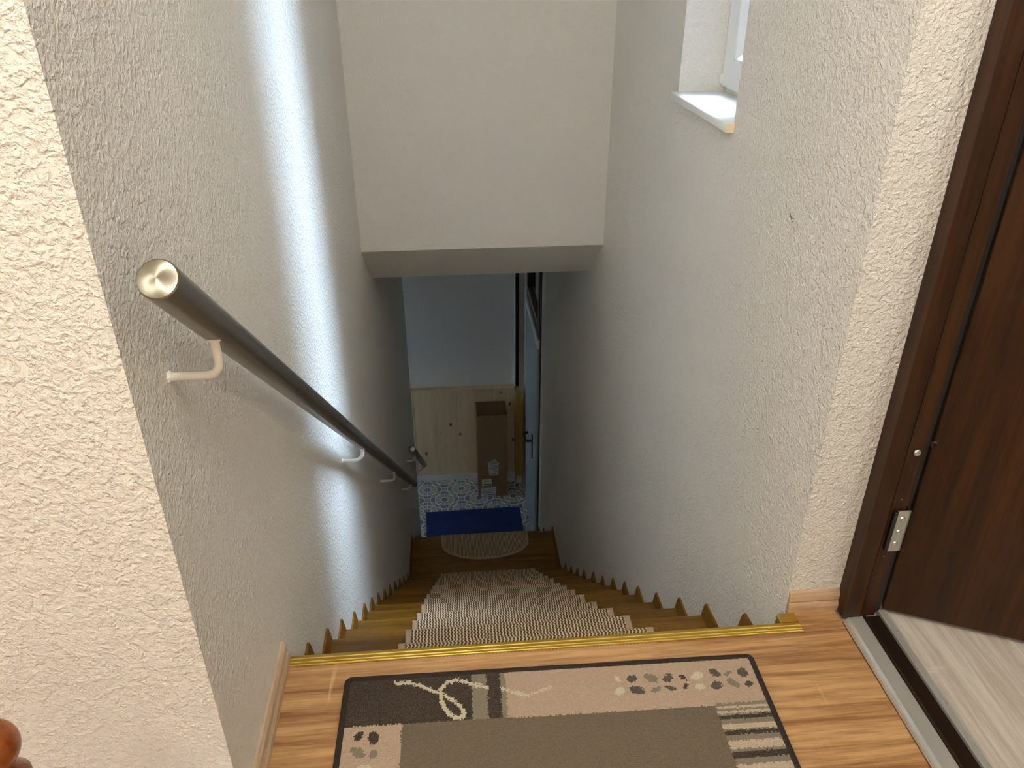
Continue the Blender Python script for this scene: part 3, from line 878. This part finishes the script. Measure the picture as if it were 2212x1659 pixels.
wc = tag(empty('wainscot', (-.1, 6.56, ZF)), 'pale knotty pine panelling on the far wall downstairs', 'panelling')
WO = Vector((-.1, 6.56, ZF))
def wp(name, me, mat, smooth=False):
    me.transform(Matrix.Translation(-WO)); return link(name, me, mat, wc, smooth=smooth)
bx = [-1.59, -1.17, -.78, -.40, -.20, .02, .19, .36, .568]
for a, b in zip(bx, bx[1:]):
    wp('board', box(a + .0008, b - .0008, 6.550, 6.57, ZF + .072, -2.425, .0012, 1), 'pine')
wp('cap_rail', extrude([(6.528, -2.425), (6.528, -2.410), (6.536, -2.398), (6.57, -2.395), (6.57, -2.425)], -1.59, .568, 'x'), 'pine')
pp = tag(empty('corner_post', (.61, 6.45, ZF)), 'yellow pine boxed post in the corner behind the cardboard box', 'post')
PO = Vector((.61, 6.45, ZF))
for nm, me, mt in (('front_board', box(.570, .645, 6.415, 6.433, ZF + .10, -2.395, .002, 1), 'pine_yellow'), ('side_board', box(.570, .588, 6.434, 6.545, ZF + .10, -2.395, .002, 1), 'pine_yellow'), ('foot', box(.585, .64, 6.44, 6.53, ZF, ZF + .10), 'baseboard_white')):
    me.transform(Matrix.Translation(-PO)); link(nm, me, mt, pp)
vp = tag(empty('wall_profile', (.592, 6.56, -2.39)), 'slim dark vertical profile with a bright edge on the far wall', 'profile')
for nm, me, mt in (('dark_channel', box(-.012, .020, -.045, .009, .0, 2.30, .001, 1), 'black'), ('bright_edge', box(-.0215, -.0125, -.050, .009, .0, 2.30, .001, 1), 'pvc'), ('groove_rim', box(.0055, .0075, -.047, -.0455, .0, 2.30), 'darkmetal')):
    link(nm, me, mt, vp)

# cardboard box, open at the top
cb = tag(empty('cardboard_box', (.334, 6.372, ZF)), 'tall open brown cardboard box with shipping labels on the tiles', 'box')
bw, bdp, bh, ct = .290, .262, .930, .004
def panel(name, *a): return link(name, box(*a), 'card', cb)
front = panel('front_panel', -bw / 2, bw / 2, -bdp / 2, -bdp / 2 + ct, .001, bh)
panel('back_panel', -bw / 2, bw / 2, bdp / 2 - ct, bdp / 2, .001, bh + .004)
panel('side_panel', -bw / 2, -bw / 2 + ct, -bdp / 2 + ct, bdp / 2 - ct, .001, bh + .003)
panel('side_panel', bw / 2 - ct, bw / 2, -bdp / 2 + ct, bdp / 2 - ct, .001, bh)
panel('bottom_panel', -bw / 2 + ct, bw / 2 - ct, -bdp / 2 + ct, bdp / 2 - ct, .001, .006)
fy = -bdp / 2
def paper(pts, nm='label'):
    me = extrude([(p[0], p[1]) for p in pts], fy - .0012, fy - .0002, 'y')
    return link(nm, me, 'label', front)
def ink(parent, rects):
    link('print', boxes([(x0, x1, fy - .0015, fy - .00115, z0, z1) for x0, x1, z0, z1 in rects]), 'ink', parent)
# coordinates local to the box: x - .334, z - ZF
L1 = paper([(-.036, .247), (.052, .252), (.056, .375), (.066, .380), (.020, .440), (-.002, .428), (-.052, .392), (-.044, .372)], 'shipping_label')
rc = [(-.034, -.004, .372, .376), (-.034, .045, .362, .366), (-.032, .046, .340, .346), (-.030, .02, .330, .334), (-.028, .046, .322, .325), (.004, .046, .308, .311), (.004, .04, .298, .301), (.004, .046, .288, .291), (-.026, .046, .268, .271), (-.026, .03, .260, .263)]
rc += [(-.030 + k * .0085, -.030 + k * .0085 + (.003 if k % 3 else .005), .386, .402) for k in range(9)]
rc += [(-.010 + k * .007, -.010 + k * .007 + .003, .405, .418) for k in range(6)]
ink(L1, rc)
L2 = paper([(-.110, .128), (-.015, .131), (-.014, .211), (-.109, .207)], 'address_label')
ink(L2, [(-.102, -.05, .190, .193), (-.102, -.03, .180, .183), (-.104, -.099, .138, .155)] + [(-.092 + k * .012, -.083 + k * .012, .140, .153) for k in range(6)])
L3 = paper([(-.122, .006), (.029, .008), (.031, .109), (-.120, .106)], 'barcode_label')
rc = [(-.112, -.08, .094, .098), (-.03, .022, .094, .098), (-.06, -.03, .078, .081), (-.112, -.02, .050, .053), (-.112, .01, .042, .045), (-.09, -.02, .020, .023)]
rc += [(-.045 + k * .006, -.045 + k * .006 + (.002 if k % 2 else .0035), .014, .032) for k in range(11)]
rc += [(-.112 + k * .011, -.105 + k * .011, .062, .067) for k in range(10)]
ink(L3, rc)
# crumpled paper behind the box
def crumple():
    bm = bmesh.new(); bmesh.ops.create_icosphere(bm, subdivisions=3, radius=1)
    rn = random.Random(3)
    for v in bm.verts:
        k = 1 + rn.uniform(-.22, .18); v.co = Vector((v.co.x * .045 * k, v.co.y * .04 * k, max(-.028, v.co.z * .03 * k)))
    return to_mesh(bm)
cp = tag(link('crumpled_paper', crumple(), 'label'), 'small crumpled white paper on the tiles behind the cardboard box', 'paper')
cp.location = (.525, 6.475, ZF + .0285)

# lower door with transom
d2 = struct(empty('door_2', (.66, 5.75, ZF)), 'pale grey door with black lever handle in the lower hall')
D2 = Vector((.66, 5.75, ZF))
def ep(name, me, mat, parent=None, smooth=False):
    me.transform(Matrix.Translation(-D2)); return link(name, me, mat, parent or d2, smooth=smooth)
ep('door_frame', boxes([(.655, .72, 5.272, 5.305, ZF, -.2), (.655, .72, 6.205, 6.238, ZF, -.2), (.655, .72, 5.305, 6.205, -.3, -.2)]), 'brown_frame')
ep('gap_shade', box(.668, .70, 5.305, 5.318, ZF + .005, -1.42), 'black')  # solid black strip standing for the shade in the gap beside the leaf
leaf2 = ep('door_leaf', box(.645, .690, 5.319, 6.203, ZF + .006, -1.425, .002, 1), 'door_grey')
ep('leaf_rim', boxes([(.641, .6445, 5.325, 6.197, -1.448, -1.432)]), 'door_grey', leaf2)
ep('leaf_moulding', boxes([(.642, .6449, 5.345, 5.353, ZF + .1, -1.50), (.642, .6449, 6.16, 6.168, ZF + .1, -1.50)]), 'door_grey', leaf2)
ep('transom_bar', box(.636, .715, 5.305, 6.205, -1.405, -1.33, .004), 'pvc')
ep('transom_sash', boxes([(.648, .70, 5.305, 6.205, -1.328, -1.22), (.648, .70, 5.305, 5.39, -1.22, -.3), (.648, .70, 6.12, 6.205, -1.22, -.3), (.648, .70, 5.39, 6.12, -.38, -.3)]), 'brown_frame')
ep('transom_bead', boxes([(.643, .648, 5.39, 6.12, -1.228, -1.216)]), 'alu')
ep('transom_pane', box(.670, .676, 5.39, 6.12, -1.22, -.38), 'glass')
hl = ep('handle_plate', box(.637, .645, 5.585, 5.622, -2.60, -2.36, .004), 'black', leaf2)
hdl = [(.645, 5.603, -2.42), (.600, 5.603, -2.42)]
for k in range(1, 6):
    t_ = math.pi / 2 * k / 5; hdl.append((.600 - .018 * math.sin(t_), 5.603 + .018 * (1 - math.cos(t_)), -2.42))
hdl += [(.582, 5.70, -2.42), (.585, 5.725, -2.42), (.600, 5.735, -2.42), (.620, 5.737, -2.42)]
ep('lever', tube(hdl, .0105, 12), 'black', hl, True)

# lower glazed opening that lights the hall (beyond the left wall)
w2 = struct(empty('window_2', (-1.68, 6.15, -2.55)), 'small window of the lower hall')
for nm, me, mt in (('window_frame', boxes([(-1.72, -1.66, 5.95, 5.99, -2.85, -2.3), (-1.72, -1.66, 6.36, 6.40, -2.85, -2.3), (-1.72, -1.66, 5.99, 6.36, -2.34, -2.3), (-1.72, -1.66, 5.99, 6.36, -2.85, -2.81)]), 'brown_frame'),
                   ('pane', box(-1.695, -1.689, 5.99, 6.36, -2.81, -2.34), 'glass')):
    me.transform(Matrix.Translation((1.68, -6.15, 2.55))); link(nm, me, mt, w2)

# ------------------------------------------------------------------ newel post, bottom left
nw = tag(empty('newel_post', (-.566, .650, -.006)), 'turned honey-brown wooden post with a ball top beside the cream wall', 'post')
link('post', box(-.028, .028, -.028, .028, .0005, .30, .004), 'newel', nw)
link('turning', lathe([(.026, .299), (.028, .31), (.020, .325), (.018, .345), (.027, .362), (.030, .372), (.030, .378), (.022, .390), (.0155, .400), (.0155, .406)], 32), 'newel', nw, smooth=True, sharp=50)
link('ball', lathe([(.012, .400)] + [(.033 * math.sin(t), .435 - .033 * math.cos(t)) for t in [math.pi * k / 24 for k in range(3, 24)]] + [(0, .468)], 40), 'newel', nw, smooth=True, sharp=60)

# ------------------------------------------------------------------ ceiling lamp of the hall
def ceiling_lamp(x, y, r, mat, label):
    e = tag(empty('ceiling_lamp', (x, y, ZC)), label, 'lamp', 'opal ceiling lamps')
    link('base', lathe([(0, 0), (.08, 0), (.08, -.02), (.05, -.03), (0, -.03)], 32), 'white_paint', e, smooth=True)
    link('globe', lathe([(0, -.03 - 2 * r)] + [(r * math.sin(t), -.03 - r - r * math.cos(t)) for t in [math.pi * k / 20 for k in range(1, 20)]] + [(0, -.03)], 40), mat, e, smooth=True, sharp=60)
ceiling_lamp(-.06, -.06, .12, 'lamp', 'round opal glass ceiling lamp over the upper landing')
ceiling_lamp(-1.35, -.45, .12, 'lamp_dim', 'round opal glass ceiling lamp at the left end of the hall')
ceiling_lamp(1.75, -.2, .12, 'lamp_dim', 'unseen opal lamp added to light the room behind the brown door')  # no lamp known here, added to brighten the side room
